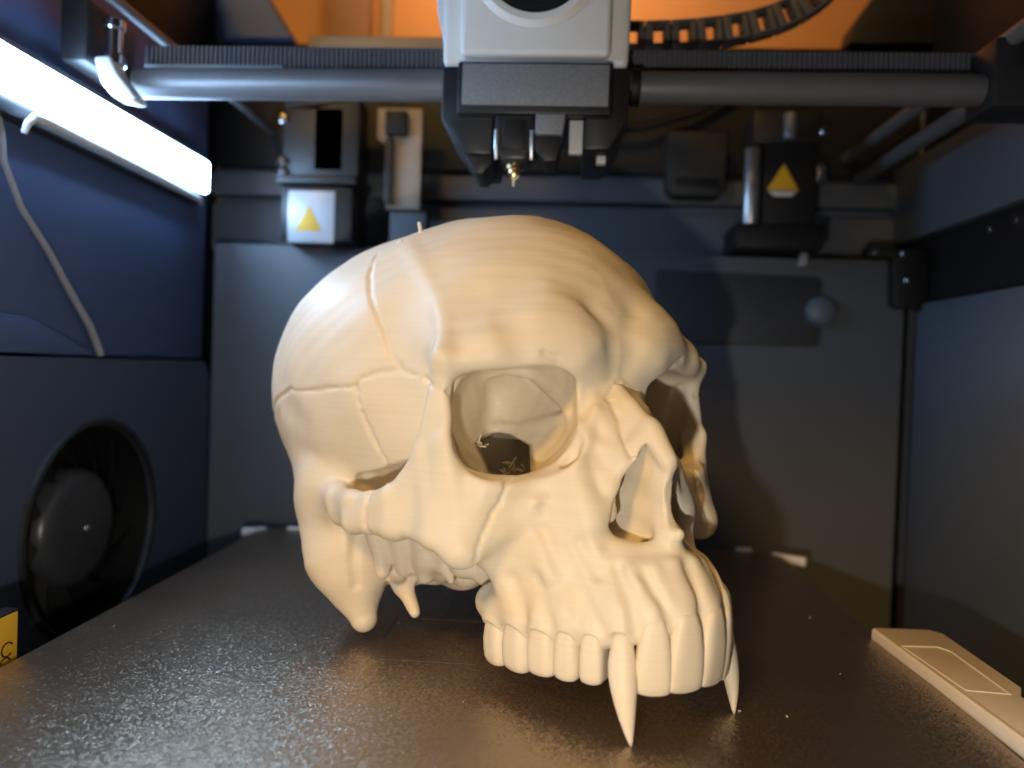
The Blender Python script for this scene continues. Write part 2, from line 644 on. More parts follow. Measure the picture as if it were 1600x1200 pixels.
    def pearfn(x, y, z):
        ax = np.abs(x)
        best = np.full(x.shape, 1e9, np.float32)
        inside = np.zeros(x.shape, bool)
        n = len(pear)
        for i in range(n):
            (x0, z0), (x1, z1) = pear[i], pear[(i + 1) % n]
            dx, dz = x1 - x0, z1 - z0
            t = np.clip(((ax - x0) * dx + (z - z0) * dz) / (dx * dx + dz * dz + 1e-9), 0, 1)
            if i < n - 1:
                best = np.minimum(best, (ax - x0 - t * dx) ** 2 + (z - z0 - t * dz) ** 2)
            cr = ((z0 <= z) != (z1 <= z)) & (ax < (x1 - x0) * (z - z0) / ((z1 - z0) if z1 != z0 else 1e-9) + x0)
            inside ^= cr
        d = np.sqrt(best)
        d = np.where(inside, -d, d)
        return np.maximum(d, np.maximum(y - 20, -42 - y))
    cut((pearfn, np.array((-12, -42, 42)), np.array((12, 20, 70))), 1.2)
    path([(0, -16.0, 70), (0, -8.6, 62.6)], [2.6, 2.1], 1.0)
    path([(0, -7.4, 41.6), (4, -10.4, 38.6), (8, -14, 38.6), (12.4, -18.4, 43)], [2.6, 2.4, 2.4, 2.4], 2.5)
    plates({'a': (0, -7.6, 40), 'b': (8.5, -14, 38), 'c': (0, -3.6, 33), 'd': (10, -6.5, 33), 'e': (14, -17.5, 39)}, [('a', 'b', 'c'), ('b', 'd', 'c'), ('b', 'e', 'd')], 2.6, 4)
    # partition wall between rhinion and nasal spine
    def septum(x, y, z):
        front = -6.0 - 2.4 * np.sin(np.clip((z - 45) / 18.0, 0, 1) * math.pi) - np.clip(z - 61, 0, 10) * 1.1
        w = 1.1 + 0.5 * np.sin(z * 0.33 + y * 0.11) ** 2
        return np.maximum(np.maximum(np.abs(x) - w, y - front), np.maximum(42 - z, z - 68)) * 0.9
    add((septum, np.array((-2, -42, 42)), np.array((2, -4, 68))), 1.5)
    path([(0, -9, 44.5), (0, -4.2, 45.5)], [2.2, 1.0], 2.5)
    path([(10.2, -20, 55), (9.2, -21, 48.5), (8.4, -30, 49)], [2.2, 2.8, 3.4], 1.5)
    path([(6.2, -22, 62), (5.5, -32, 61)], [1.6, 2.2], 2)
    # --- eye socket, with the side wall that closes it towards the temple
    P = {'a': (42.5, -50, 86), 'b': (44, -50, 60), 'c': (20, -80, 86), 'd': (20, -80, 58)}
    plates(P, [('a', 'b', 'd'), ('a', 'd', 'c')], 3.4, 3)
    ctr = np.array((27.9, -34.3, 71.2))
    axis = np.array((0.40, 0.915, -0.04))
    axis /= np.linalg.norm(axis)
    uu = np.array((axis[1], -axis[0], 0))
    uu /= np.linalg.norm(uu)
    vv = np.cross(uu, axis)

    def socket(x, y, z):
        a, b, c = np.abs(x) - ctr[0], y - ctr[1], z - ctr[2]
        s = a * axis[0] + b * axis[1] + c * axis[2]
        u = a * uu[0] + b * uu[1] + c * uu[2]
        v = a * vv[0] + b * vv[1] + c * vv[2]
        v = v + 0.10 * u
        t = np.clip((s + 41) / 41, 0.0, 2.0)
        dpt = 1 - np.minimum(t, 1)
        g = np.where(t < 1, (1 + 0.24 * dpt) * np.sqrt(np.maximum(1 - dpt ** 2.2, 0)), 1 + (t - 1) * 0.5)
        ex = np.where(v > 0, 3.4, 2.25)
        wid = np.where(u > 0, 16.0 * (1 - 0.55 * dpt), 16.0)
        q = ((np.abs(u) / wid) ** ex + (np.abs(v) / np.where(v > 0, 12.8, 14.8)) ** ex + 1e-9) ** (1 / ex)
        a_, b_ = (q - g) * 11.0, 7.5 - np.abs(x)
        h_ = np.maximum(7.0 - np.abs(a_ - b_), 0)
        return np.maximum(a_, b_) + h_ * h_ / 28.0
    cut((socket, np.array((4, -78, 52)), np.array((62, 0, 90))), 1.2)
    # gap in the floor at the back of the socket
    cut(ell((25, -45, 60.5), (11, 9, 6.0)), 2.5)
    hole = [(30.2, 63.2), (28.6, 65.2), (24.6, 66.8), (18.0, 65.4), (11.2, 62.6), (10.4, 53.6), (17.5, 52.0), (25.6, 54.0)]
    hd = (-0.53 / 0.84, -0.11 / 0.84)

    def fissure(x, y, z):
        t = (-52 - y)
        px, pz = np.abs(x) - hd[0] * t, z - hd[1] * t
        d = np.full(x.shape, -1e9, np.float32)
        n = len(hole)
        for i in range(n):
            (x0, z0), (x1, z1) = hole[i], hole[(i + 1) % n]
            l = math.hypot(x1 - x0, z1 - z0)
            d = np.maximum(d, ((px - x0) * -(z1 - z0) + (pz - z0) * (x1 - x0)) / l * -1.0)
        return np.maximum(d, np.maximum(y + 40, -84 - y)) * 0.85
    cut((fissure, np.array((-14, -84, 46)), np.array((36, -40, 68))), 0.8)
    # tear duct hollow
    cut(cap((15.5, -25, 66), (16.5, -27, 60), 2.4, 2.0), 1.5)
    # --- temple hollow and the gap behind the cheekbone
    dent((50, -58, 78), (14, 16, 22), 3.5)
    cut(cap((42, -63, 47), (41, -64, 22), 7.0, 9.0), 2)
    cut(tri((43.5, -61, 53.0), (47.5, -82, 47.5), (43.5, -70, 28), 5.2), 1.0)
    # --- temporal bone: ridge over the ear, mastoid
    path([(53, -92, 44), (53, -102, 46), (52, -114, 50)], [5.0, 4.5, 4], 9)
    path([(47, -103, 40), (47.5, -96, 24), (45.5, -88, 7.2)], [14.0, 11.5, 4.2], 7)
    add(ell((45, -110, 38), (13, 20, 20)), 8)
    cut(cap((60, -84, 37), (44, -80, 34), 3.2), 2.5)
    path([(46, -80, 36), (43.8, -79, 23)], [3.2, 2.0], 3)
    path([(41, -75, 36), (38, -77, 24)], [3.4, 2.4], 3)
    path([(36, -70, 36), (33, -73, 22)], [3.4, 2.0], 3)
    # --- underside: spikes, wings, knobs
    path([(36, -86, 26), (35.5, -82, 17.5), (35, -75, 11)], [5.5, 3.0, 1.3], 3)
    path([(30, -72, 30), (28, -66, 22)], [3.5, 1.2], 3)
    path([(20, -52, 36), (22, -58, 25)], [4.5, 3.6], 5)
    path([(14, -52, 34), (13, -57, 24)], [4.0, 3.6], 5)
    add(ell((12, -92, 19), (9, 13, 8)), 6)
    add(ell((26, -84, 24), (9, 12, 8)), 6)
    add(ell((0, -72, 24), (10, 18, 7)), 6)
    for (a, b, c, r) in ((33, -72, 28, 4), (26, -62, 27, 4), (20, -72, 22, 4.5), (36, -92, 20, 4), (16, -64, 23, 3.5)):
        add(ell((a, b, c), (r, r * 1.3, r)), 2)
    for (a, b, c, r) in ((30, -78, 17, 3.2), (22, -62, 17, 3.0), (38, -82, 21, 2.6), (14, -80, 14, 3.5)):
        cut(ell((a, b, c), (r, r * 1.4, r)), 1.5)

    # --- seams between the bones, and the lines where muscles were attached
    dent((47, -65, 92), (7, 9, 13), 2.0)
    groove([(36, -86, 119), (38.3, -75.8, 115.8), (39.8, -65.3, 108.9), (40, -57.7, 102.2), (41.7, -51.1, 95.9), (44.5, -44.8, 89.8), (45.9, -42.6, 87.3)], 2.8, -0.9)
    seams = [
        [(40.5, -98.4, 118), (46.5, -88.9, 111.2), (48.9, -83.0, 105.8), (50.1, -77.3, 100.7), (49.1, -72.2, 95.2), (48.5, -69.8, 90.7), (47.8, -67.1, 85.5), (45.9, -63.9, 82.4), (43.6, -59.3, 80.9), (42.0, -56.0, 79.6)],
        [(58, -146, 62), (60.9, -135.9, 66.9), (63.7, -121.8, 71.0), (63.7, -107.6, 74.7), (60.7, -89.4, 75.9), (57.0, -78.6, 76.8), (54.9, -75.8, 77.3), (53.9, -74.1, 79.5), (51.0, -70.4, 81.4), (46.7, -65.0, 82.6)],
        [(54.9, -75.8, 77.3), (54.3, -74.4, 72.7), (53.1, -73.5, 69.2), (51.1, -72.3, 63.9), (48.5, -70.9, 59.5), (46.0, -70.6, 55.5)],
        [(42.5, -56.4, 80.6), (46.4, -46, 78.9), (43.5, -42.7, 77.5)],
        [(30, -32.8, 57), (32.5, -31.6, 55.2), (34.2, -31.9, 50.8), (36.4, -32.3, 46.6), (38.7, -32.0, 43.2), (39.9, -31.9, 39.4), (40.0, -32.8, 36.7)],
        [(54.8, -63, 49.8), (56.7, -61.6, 46.4), (56.9, -61.8, 42.2), (55.4, -62.0, 39.3)],
        [(63.6, -119.8, 68), (60.9, -126.1, 59.1), (57, -128, 50)],
        [(0, -29, 80.8), (1.8, -28.5, 79.8), (4.3, -27.2, 76.7), (4.3, -24.1, 73.3), (5.9, -18.7, 66.5), (6.4, -15.5, 63.3)],
    ]
    rs = random.Random(3)
    for pts in seams:
        fine = []
        for a, b in zip(pts, pts[1:]):
            for t in (0, 0.33, 0.66):
                w = 0.35 if len(fine) else 0
                fine.append(tuple(a[c] + (b[c] - a[c]) * t + rs.uniform(-w, w) for c in range(3)))
        fine.append(pts[-1])
        groove(fine, 0.85, 0.75)
        # the bone behind each seam stands a little proud of the one in front
        groove([(p[0], p[1] - 1.8, p[2] + 0.5) for p in pts], 1.8, -0.2)
    groove([(50, -85.2, 34), (51.1, -83.7, 25.4), (50, -84, 18.6)], 1.4, 1.3)
    # tear duct crest, foramen under the eye, notch in the brow
    groove([(9, -26.8, 74), (11, -26.2, 69.9), (12.8, -24.6, 66), (15, -25, 63)], 1.5, -1.0)
    dent((24.4, -25.8, 49.4), 1.5, 2.4)
    groove([(23.8, -27.6, 51.3), (26.0, -27.2, 51.0)], 1.3, -0.9)
    groove([(24, -30, 46), (22.5, -27, 40), (21, -20, 33)], 3.0, 1.0)
    groove([(23.7, -29.7, 88), (20.7, -28.8, 86.8), (19.3, -29, 84.6)], 0.8, 0.9)
    # furrows that run up from between the roots
    for pts in ([(24.5, -25.8, 44.0), (23.8, -20.9, 37.1), (22.9, -12.9, 26.8)], [(22.3, -20.6, 40.2), (21.0, -14.6, 31.4), (20.6, -8.4, 25)],
                [(19.5, -18.0, 42.0), (17.8, -13, 36)], [(13.5, -10, 37), (15.8, -3.0, 31.6), (15.6, -1.0, 26)],
                [(10.6, -4.0, 36.5), (9.0, 3, 28)], [(29.0, -32.5, 30.9), (28.9, -27.4, 22.7)], [(26.3, -25.8, 32.3), (26.8, -19.5, 23.1)], [(0, -1, 38), (0, 5, 27)]):
        groove(pts, 1.7, 1.25)
    # folds inside the eye socket
    groove([(23.5, -69.4, 76.9), (20.6, -66.3, 80.8), (15.5, -62.3, 82.6), (11, -58.8, 82.8)], 1.3, -0.8)
    groove([(13.3, -60.6, 83), (9.1, -54.9, 81.4), (9.4, -44.9, 77.3), (10.2, -36.1, 72.5)], 1.5, -1.3)
    groove([(9.6, -58.6, 81.3), (8.1, -54.5, 77.8), (9.2, -45.8, 74.2), (10, -36.8, 72)], 1.1, 0.9)
    groove([(15, -72, 64), (11.6, -69.3, 66.4), (8.8, -62.9, 66.3), (8.7, -51.5, 68.7), (10, -36.8, 72)], 1.4, -1.5)
    dent((20, -66, 74), (6, 6, 5), -1.6)
    dent((30, -60, 72), (5, 8, 8), 1.2)
    # the hand-made unevenness of the sculpt
    def uneven(x, y, z):
        return (0.28 * np.sin(x * 0.21 + 1.3 * np.sin(y * 0.11)) * np.sin(z * 0.19 + 0.7)
                + 0.22 * np.sin(y * 0.27 + 2.1 * np.sin(z * 0.13 + x * 0.05)) + 0.10 * np.sin(x * 0.6 + y * 0.5) * np.sin(z * 0.55 - y * 0.3))
    _op(uneven, np.array((-80, -220, -10)), np.array((80, 30, 150)), 'field', 0)


sculpt()

V, Q = extract(0.5, (0, -206, -2), (74, 16, 142))
skull = empty('skull', SKULL_LOC, SKULL_ROT)
tag(skull, 'cream bone-coloured 3D-printed skull with long fangs standing on the black print bed', 'skull')
cranium = from_arrays('cranium', V, Q, BONE, skull)


def loft(rings, name, parent):
    n = len(rings[0])
    v = [p for r in rings for p in r]
    f = []
    for a in range(len(rings) - 1):
        for k in range(n):
            f.append((a * n + k, a * n + (k + 1) % n, (a + 1) * n + (k + 1) % n, (a + 1) * n + k))
    me = bpy.data.meshes.new(name)
    me.from_pydata([Vector(p) * MM for p in v], [], f + [tuple(range(n))[::-1], tuple(range((len(rings) - 1) * n, len(rings) * n))])
    o = link_mesh(name, me, BONE, parent, smooth=True)
    bm = bmesh.new()
    bm.from_mesh(me)
    bmesh.ops.recalc_face_normals(bm, faces=bm.faces)
    bm.to_mesh(me)
    bm.free()
    return o


rng = random.Random(5)
for side in (1, -1):
    for i, t in enumerate(TEETH):
        x, y, zg, zb, w, dp, kind = t
        n, tg = arch_normal(i)
        n = Vector((n[0], n[1], 0))
        tg = Vector((tg[0], tg[1], 0))
        base = Vector((x, y, 0)) - n * (dp * 0.5 + 0.75)
        rings = []
        jig = rng.uniform(-0.25, 0.25)
        M = 28
        if kind == 'fang':
            # root bulge, then a curved spike that leans forward and ends on the bed
            tip = Vector((16.9, 0.2, 0))
            base = Vector((16.5, -4.4, 0))
            prof = [(1, 0.50, 0.60, 25.0), (1, 0.80, 0.90, 21.4), (1, 1.0, 1.04, 17.0), (1, 1.02, 1.02, 14.5), (1, 0.92, 0.94, 11.5), (1, 0.76, 0.80, 8.5), (1, 0.57, 0.62, 5.5), (1, 0.37, 0.42, 3), (1, 0.22, 0.25, 1.2), (1, 0.10, 0.10, 0.0)]
            for (_, sw, sd, z) in prof:
                f = max(0, (20 - z) / 20.0) ** 1.35
                c = base.lerp(Vector((tip.x, tip.y, 0)), f) + n * (0.9 * math.sin(math.pi * min(1, max(0, (20 - z) / 20))))
                rings.append([(c + tg * (math.cos(a) * w * 0.5 * sw) + n * (math.sin(a) * dp * 0.5 * sd)) * 1 + Vector((0, 0, z)) for a in [2 * math.pi * k / M for k in range(M)]])
        else:
            H = zg - zb
            if kind == 'incisor':
                prof = [(4.0, .45, .80), (2.4, .60, .92), (0.5, .76, 1.0), (-0.30 * H, .92, 1.02), (-0.62 * H, .99, .88), (-0.84 * H, .985, .70), (-0.965 * H, .96, .56), (-H, .88, .42)]
                ex = 3.4
            else:
                prof = [(4.0, .60, .86), (2.0, .72, .93), (0, .86, 1.0), (-0.35 * H, .98, 1.05), (-0.65 * H, 1.0, 1.0), (-0.86 * H, .985, .94), (-0.965 * H, .93, .84), (-H, .82, .68)]
                ex = 4.2
            for (dz, sw, sd) in prof:
                ring = []
                for k in range(M):
                    a = 2 * math.pi * k / M
                    ca, sa = math.cos(a), math.sin(a)
                    r = (abs(ca) ** ex + abs(sa) ** ex) ** (-1 / ex)
                    lean = 0.5 * max(0, -dz) / max(H, 1) * (1 if kind == 'incisor' else -0.3)
                    edge = 0.35 * math.cos(2 * a + jig) * (1 if dz < -0.9 * H else 0)
                    ring.append(base + n * lean + tg * (ca * r * w * 0.505 * sw) + n * (sa * r * dp * 0.5 * sd) + Vector((0, 0, zg + dz + jig * 0.6 + edge)))
                rings.append(ring)
        if side < 0:
            rings = [[Vector((-p.x, p.y, p.z)) for p in r] for r in rings]
        loft(rings, 'fang' if kind == 'fang' else 'tooth', skull)

# stray filament left by the printer: in the eye socket, on the cheek arch and on the crown
def strings(name, seeds, n, length, rad, seed, spread):
    rr = random.Random(seed)
    for i in range(n):
        p = Vector(rr.choice(seeds)) + Vector((rr.uniform(-spread, spread), rr.uniform(-spread, spread), rr.uniform(-spread, spread)))
        d = Vector((rr.uniform(-1, 1), rr.uniform(-0.4, 1), rr.uniform(-0.6, 1))).normalized()
        l = length * rr.uniform(0.5, 1.2)
        mid = p + d * l * 0.5 + Vector((rr.uniform(-.3, .3), rr.uniform(-.3, .3), rr.uniform(-.3, .3))) * l * 0.3
        Shape().tube([p, mid, p + d * l], rad, n=6).build(name, BONE, skull)


strings('filament_string', [(21.5, -64, 60.5), (22, -65, 58.5), (8.5, -64, 54.5), (9.5, -66, 53), (12, -64, 52)], 20, 3.6, 0.24, 9, 1.3)
strings('filament_string', [(50.6, -70, 48.2), (53, -57, 52.2), (51.5, -62, 50.2)], 7, 2.2, 0.22, 8, 0.7)
Shape().tube([(29.0, -89, 122.5), (30.2, -89.5, 125.5), (30.6, -90, 128.2)], [0.75, 0.65, 0.55], n=8).build('filament_stub', BONE, skull)
Shape().tube([(36.5, -92, 119.0), (36.8, -91, 121.2), (36.2, -90, 122.0)], [0.7, 0.6, 0.4], n=8).build('filament_stub', BONE, skull)

# ---------------------------------------------------------------- materials of the printer
M_WALL = mat('wall_plastic_led_tint', (0.063, 0.097, 0.205), 0.55, bump=0.05, bump_scale=2500, var=0.12, scale=30)  # black plastic; the LED's blue glare is put into its colour
M_WALL2 = mat('wall_plastic_smooth', (0.112, 0.132, 0.165), 0.45, var=0.10, scale=25)
M_BLACK = mat('black_plastic', (0.018, 0.018, 0.020), 0.45, bump=0.03, bump_scale=2500)
M_DEEP = mat('black_matt', (0.006, 0.006, 0.007), 0.6)
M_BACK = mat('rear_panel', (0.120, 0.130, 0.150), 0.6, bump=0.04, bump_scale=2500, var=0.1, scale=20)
M_RODM = mat('carbon_rod', (0.20, 0.20, 0.21), 0.46, metallic=0.4, var=0.1, bump=0.01, bump_scale=1500)
M_STEEL = mat('polished_steel', (0.62, 0.62, 0.64), 0.18, metallic=1.0)
M_SATIN = mat('satin_metal', (0.55, 0.57, 0.60), 0.35, metallic=0.9)
M_BRASS = mat('brass', (0.75, 0.55, 0.28), 0.25, metallic=1.0)
M_GREY = mat('grey_housing', (0.84, 0.82, 0.79), 0.5, bump=0.02, bump_scale=2500, var=0.04)
M_SPECK = mat('sparkled_grey', (0.25, 0.25, 0.26), 0.5, bump=0.10, bump_scale=1400, var=0.55, scale=1600)
M_RUBBER = mat('belt_rubber', (0.10, 0.10, 0.115), 0.55)
M_WHITE = mat('white_plastic', (0.72, 0.72, 0.74), 0.4, var=0.05)
M_LABEL = mat('silver_label', (0.50, 0.53, 0.58), 0.4, metallic=0.2, var=0.06)
M_YELLOW = mat('warning_yellow', (0.80, 0.47, 0.03), 0.5, var=0.06)
M_ORANGE = mat('orange_board', (0.62, 0.29, 0.12), 0.7, var=0.2, scale=14)
M_TAN = mat('tan_plastic', (0.88, 0.79, 0.68), 0.5, bump=0.02, bump_scale=1800, var=0.05)
M_CABLE = mat('grey_cable', (0.30, 0.30, 0.32), 0.45)
M_LED = emit_mat('led_diffuser', (0.42, 0.66, 1.0), 30.0)


def bed_material():
    m, nt, p = nodes_of('textured_steel_sheet')
    N, L = nt.nodes, nt.links
    tc = N.new('ShaderNodeTexCoord')
    # coarse powder coat: every grain is a small facet with a tilt of its own
    def grains(scale, amount, shift):
        mp = N.new('ShaderNodeMapping')
        mp.inputs['Location'].default_value = (shift, shift * 0.7, 0)
        L.new(tc.outputs['Object'], mp.inputs['Vector'])
        vo = N.new('ShaderNodeTexVoronoi')
        vo.inputs['Scale'].default_value = scale
        L.new(mp.outputs[0], vo.inputs['Vector'])
        sb = N.new('ShaderNodeVectorMath')
        sb.operation = 'SUBTRACT'
        sb.inputs[1].default_value = (0.5, 0.5, 0.5)
        L.new(vo.outputs['Color'], sb.inputs[0])
        sc = N.new('ShaderNodeVectorMath')
        sc.operation = 'SCALE'
        sc.inputs['Scale'].default_value = amount
        L.new(sb.outputs[0], sc.inputs[0])
        return sc
    ge = N.new('ShaderNodeNewGeometry')
    g1, g2 = grains(2400, 0.33, 0.0), grains(1100, 0.11, 0.31)
    s1 = N.new('ShaderNodeVectorMath')
    L.new(g1.outputs[0], s1.inputs[0])
    L.new(g2.outputs[0], s1.inputs[1])
    s2 = N.new('ShaderNodeVectorMath')
    L.new(ge.outputs['Normal'], s2.inputs[0])
    L.new(s1.outputs[0], s2.inputs[1])
    nm = N.new('ShaderNodeVectorMath')
    nm.operation = 'NORMALIZE'
    L.new(s2.outputs[0], nm.inputs[0])
    L.new(nm.outputs[0], p.inputs['Normal'])
    lo = N.new('ShaderNodeTexNoise')
    lo.inputs['Scale'].default_value = 22
    lo.inputs['Detail'].default_value = 6
    L.new(tc.outputs['Object'], lo.inputs['Vector'])
    cr = N.new('ShaderNodeMapRange')
    cr.inputs[1].default_value = 0.35
    cr.inputs[2].default_value = 0.7
    cr.inputs[3].default_value = 0.35
    cr.inputs[4].default_value = 0.43
    L.new(lo.outputs['Fac'], cr.inputs[0])
    L.new(cr.outputs[0], p.inputs['Roughness'])
    p.inputs['Base Color'].default_value = (0.38, 0.30, 0.22, 1)
    p.inputs['Metallic'].default_value = 0.96
    p.inputs['Specular IOR Level'].default_value = 0.6
    return m


M_BED = bed_material()

# ---------------------------------------------------------------- the chamber: walls, floor, door frame
def panel_with_hole(x0, x1, ylo, yhi, zlo, zhi, cy, cz, r, n=64):
    """plate across X between x0 and x1 with a round opening"""
    s = Shape()
    inner, outer = [], []
    for k in range(n):
        a = 2 * math.pi * (k + 0.5) / n
        dy, dz = math.cos(a), math.sin(a)
        t = min((yhi - cy) / dy if dy > 0 else (ylo - cy) / dy, (zhi - cz) / dz if dz > 0 else (zlo - cz) / dz)
        inner.append((cy + dy * r, cz + dz * r))
        outer.append((cy + dy * t, cz + dz * t))
    ring = []
    for x in (x0, x1):
        ring.append(([s.bm.verts.new((x, p[0], p[1])) for p in inner], [s.bm.verts.new((x, p[0], p[1])) for p in outer]))
    (ia, oa), (ib, ob) = ring
    for k in range(n):
        j = (k + 1) % n
        s.bm.faces.new((ib[k], ib[j], ob[j], ob[k]))
        s.bm.faces.new((ia[j], ia[k], oa[k], oa[j]))
        s.bm.faces.new((ia[k], ia[j], ib[j], ib[k]))
        s.bm.faces.new((oa[j], oa[k], ob[k], ob[j]))
    return s


structure(Shape().box((-215, 30, -78), (200, 470, -74)).build('chamber_floor', M_DEEP))
wl = structure(Shape().box((-208, 30, -74), (-204, 440, 300)).build('left_wall', M_DEEP))
panel_with_hole(-203.5, -186, 150, 399, -74, 82, 300, 13, 42).build('fan_panel', mat('fan_panel_led_tint', (0.055, 0.072, 0.120), 0.55, bump=0.05, bump_scale=2500, scale=30), wl)  # panel colour also holds the blue glare of the LED
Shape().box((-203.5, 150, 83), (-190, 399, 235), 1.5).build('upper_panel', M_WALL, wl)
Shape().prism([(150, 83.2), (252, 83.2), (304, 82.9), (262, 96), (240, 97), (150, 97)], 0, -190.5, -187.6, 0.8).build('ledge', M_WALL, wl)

wb = structure(Shape().box((-203, 440, -74), (196, 444, 246)).build('back_wall', M_BACK))
Shape().box((-186, 400, -74), (173, 439, 145), 1.2).build('rear_panel', M_BACK, wb)
Shape().prism([(49, 100), (129, 100), (131, 102), (131, 133), (129, 135.5), (49, 137), (47, 135), (47, 102)], 1, 398.6, 399.7, 0.4).build('access_cover', mat('cover_plastic', (0.045, 0.046, 0.05), 0.5, bump=0.04, bump_scale=2500), wb)
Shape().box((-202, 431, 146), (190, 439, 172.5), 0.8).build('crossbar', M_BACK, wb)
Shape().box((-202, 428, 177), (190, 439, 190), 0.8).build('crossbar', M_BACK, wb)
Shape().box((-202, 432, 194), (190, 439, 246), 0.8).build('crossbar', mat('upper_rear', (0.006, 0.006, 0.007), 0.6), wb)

wr = structure(Shape().box((196, 30, -74), (200, 444, 300)).build('right_wall', M_DEEP))
Shape().box((178, 150, -74), (195.5, 399, 123), 1.0).build('lower_panel', M_WALL2, wr)
Shape().box((181, 150, 124), (195.5, 430, 156.5), 0.8).build('dark_rail', M_DEEP, wr)
Shape().box((178, 150, 157), (195.5, 438, 199), 1.0).build('upper_panel', M_WALL2, wr)
Shape().prism([(164, 122), (168, 120), (180, 120), (180, 150), (150, 150), (150, 146), (163, 145)], 1, 392, 399.6, 0.6).build('corner_bracket', M_DEEP, wr)

ff = structure(Shape().box((-215, 62, 281), (205, 74, 380), 1).build('front_frame', M_BLACK))

# the room behind, seen over the rear edge through the open top
rw = structure(Shape().box((-420, 560, 250), (420, 566, 620)).build('room_wall', M_ORANGE))
Shape().box((-178, 552, 250), (-146, 559, 620), 1).build('door_post', mat('door_post_paint', (0.34, 0.17, 0.11), 0.6), rw)
Shape().box((-138, 554, 250), (-131, 559.6, 620), 1).build('trim_post', mat('trim_paint', (0.40, 0.30, 0.24), 0.6), rw)
rim = structure(Shape().box((-203, 436, 246.3), (196, 446, 266), 1).build('top_rear_rim', M_DEEP))
Shape().box((-150, 434, 262), (-60, 435.8, 269.5), 0.6).build('rim_strip', mat('rim_lit_tone', (0.28, 0.24, 0.20), 0.5), rim)  # lighter brown puts the light on the rim into colour
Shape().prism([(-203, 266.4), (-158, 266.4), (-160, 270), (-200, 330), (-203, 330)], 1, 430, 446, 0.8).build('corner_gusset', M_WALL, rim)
Shape().prism([(196, 266.4), (150, 266.4), (152, 276), (176, 312), (196, 318)], 1, 430, 446, 0.8).build('corner_gusset', M_DEEP, rim)

# ---------------------------------------------------------------- print bed
bed = empty('print_bed', (-19, 249, 0))
tag(bed, 'black textured print bed plate under the skull', 'print bed')


def rel(o, root):
    o.parent = root
    o.matrix_parent_inverse = root.matrix_basis.inverted()
    return o


rel(Shape().box((-145, 124, -1.6), (107, 374, 0), 0.4).build('steel_sheet', M_BED), bed)
rel(Shape().box((-143, 126, -9), (105, 372, -1.9), 0.8).build('heated_base', M_DEEP), bed)
s = Shape()
for a, b in (((-51, 214.2), (-21, 214.9)), ((-51, 250.3), (-21, 251)), ((-51, 214.9), (-50.3, 250.3)), ((-21.7, 214.9), (-21, 250.3))):
    s.box((a[0], a[1], 0.01), (b[0], b[1], 0.05))
rel(s.build('outline_mark', mat('worn_outline', (0.16, 0.14, 0.12), 0.45, metallic=0.5)), bed)
for (x0, x1, y0, y1, z0, z1, rz) in ((-154, -142, 368, 373, -4, 0.6, 0.35), (-133, -125, 373, 377, -3, 0.9, 0.0), (88, 96, 374, 378, -3, 1.0, 0.0), (103, 119, 365, 370, -4, 0.6, -0.5)):
    rel(Shape().box((x0, y0, z0), (x1, y1, z1), 1.2, 3, Matrix.Rotation(rz, 3, 'Z')).build('corner_clip', M_WHITE), bed)

# tan tray lying at the right edge
tray = empty('tan_tray', (116, 215, 0))
tag(tray, 'flat tan plastic tray with an outlined pocket at the right bed edge', 'tray')
rel(Shape().prism([(108.5, 150), (108.5, 181), (104.5, 255.5), (106, 257.5), (124, 258.5), (127, 255), (127, 213), (123.5, 207), (123.5, 193), (126, 186), (140, 182), (140, 150)], 2, -1.2, 3.0, 0.5).build('plate', M_TAN), tray)
rimpts = [(107.6, 240.5), (118.6, 241.5), (121.0, 238), (121.0, 207.5), (110.3, 208.5)]
s = Shape()
for a, b in zip(rimpts, rimpts[1:] + rimpts[:1]):
    s.tube([(a[0], a[1], 2.95), (b[0], b[1], 2.95)], 0.32, n=6)
rel(s.build('pocket_rim', M_TAN), tray)
rel(Shape().tube([(105.2, 255, 2.9), (109.2, 182, 2.9), (109.2, 152, 2.9)], 0.5, n=8).build('edge_bead', M_TAN), tray)

# yellow sticker on the arm beside the bed
arm = empty('bed_arm', (-150, 190, -8))
tag(arm, 'black bracket with a yellow warning sticker at the left bed edge', 'bracket')
rel(Shape().box((-154, 150, -16), (-149.5, 206.5, 11.8), 0.8).build('bracket', M_BLACK), arm)
st = rel(Shape().box((-149.4, 160, -12), (-149.1, 205.2, 11), 0.05).build('sticker', M_YELLOW), arm)
s = Shape()
for i in range(2):
    c = (201.2 - 0.8 * i, 1.6 - 4.0 * i)
    s.tube([(-149.0, c[0] + 2.2 * math.cos(a), c[1] + 1.9 * math.sin(a)) for a in [0.5 + 0.45 * k for k in range(12)]], 0.22, n=6)
o = s.build('printed_squiggle', M_DEEP)
o.parent = st

# ---------------------------------------------------------------- left wall: light bar, lit edge tube, fan
led = empty('led_bar', (-184, 250, 166))
tag(led, 'glowing white LED light bar high on the left chamber wall', 'light bar')
rel(Shape().box((-190, 118, 161), (-182.4, 381, 186), 1.5).build('housing', M_BLACK), led)
rel(Shape().box((-182.6, 122, 166), (-178.6, 378, 182), 1.9, 4).build('diffuser', M_LED), led)
rel(Shape().tube([(-181, 247, 156.5), (-180, 247.5, 160), (-179.5, 250, 162.6), (-179.5, 256, 163.2), (-179.5, 320, 162.6), (-179.5, 368, 161.6), (-181, 374, 160.5)], [1.0, 1.3, 1.5, 1.5, 1.4, 1.3, 0.9], n=12).build('trim', M_WHITE), led)

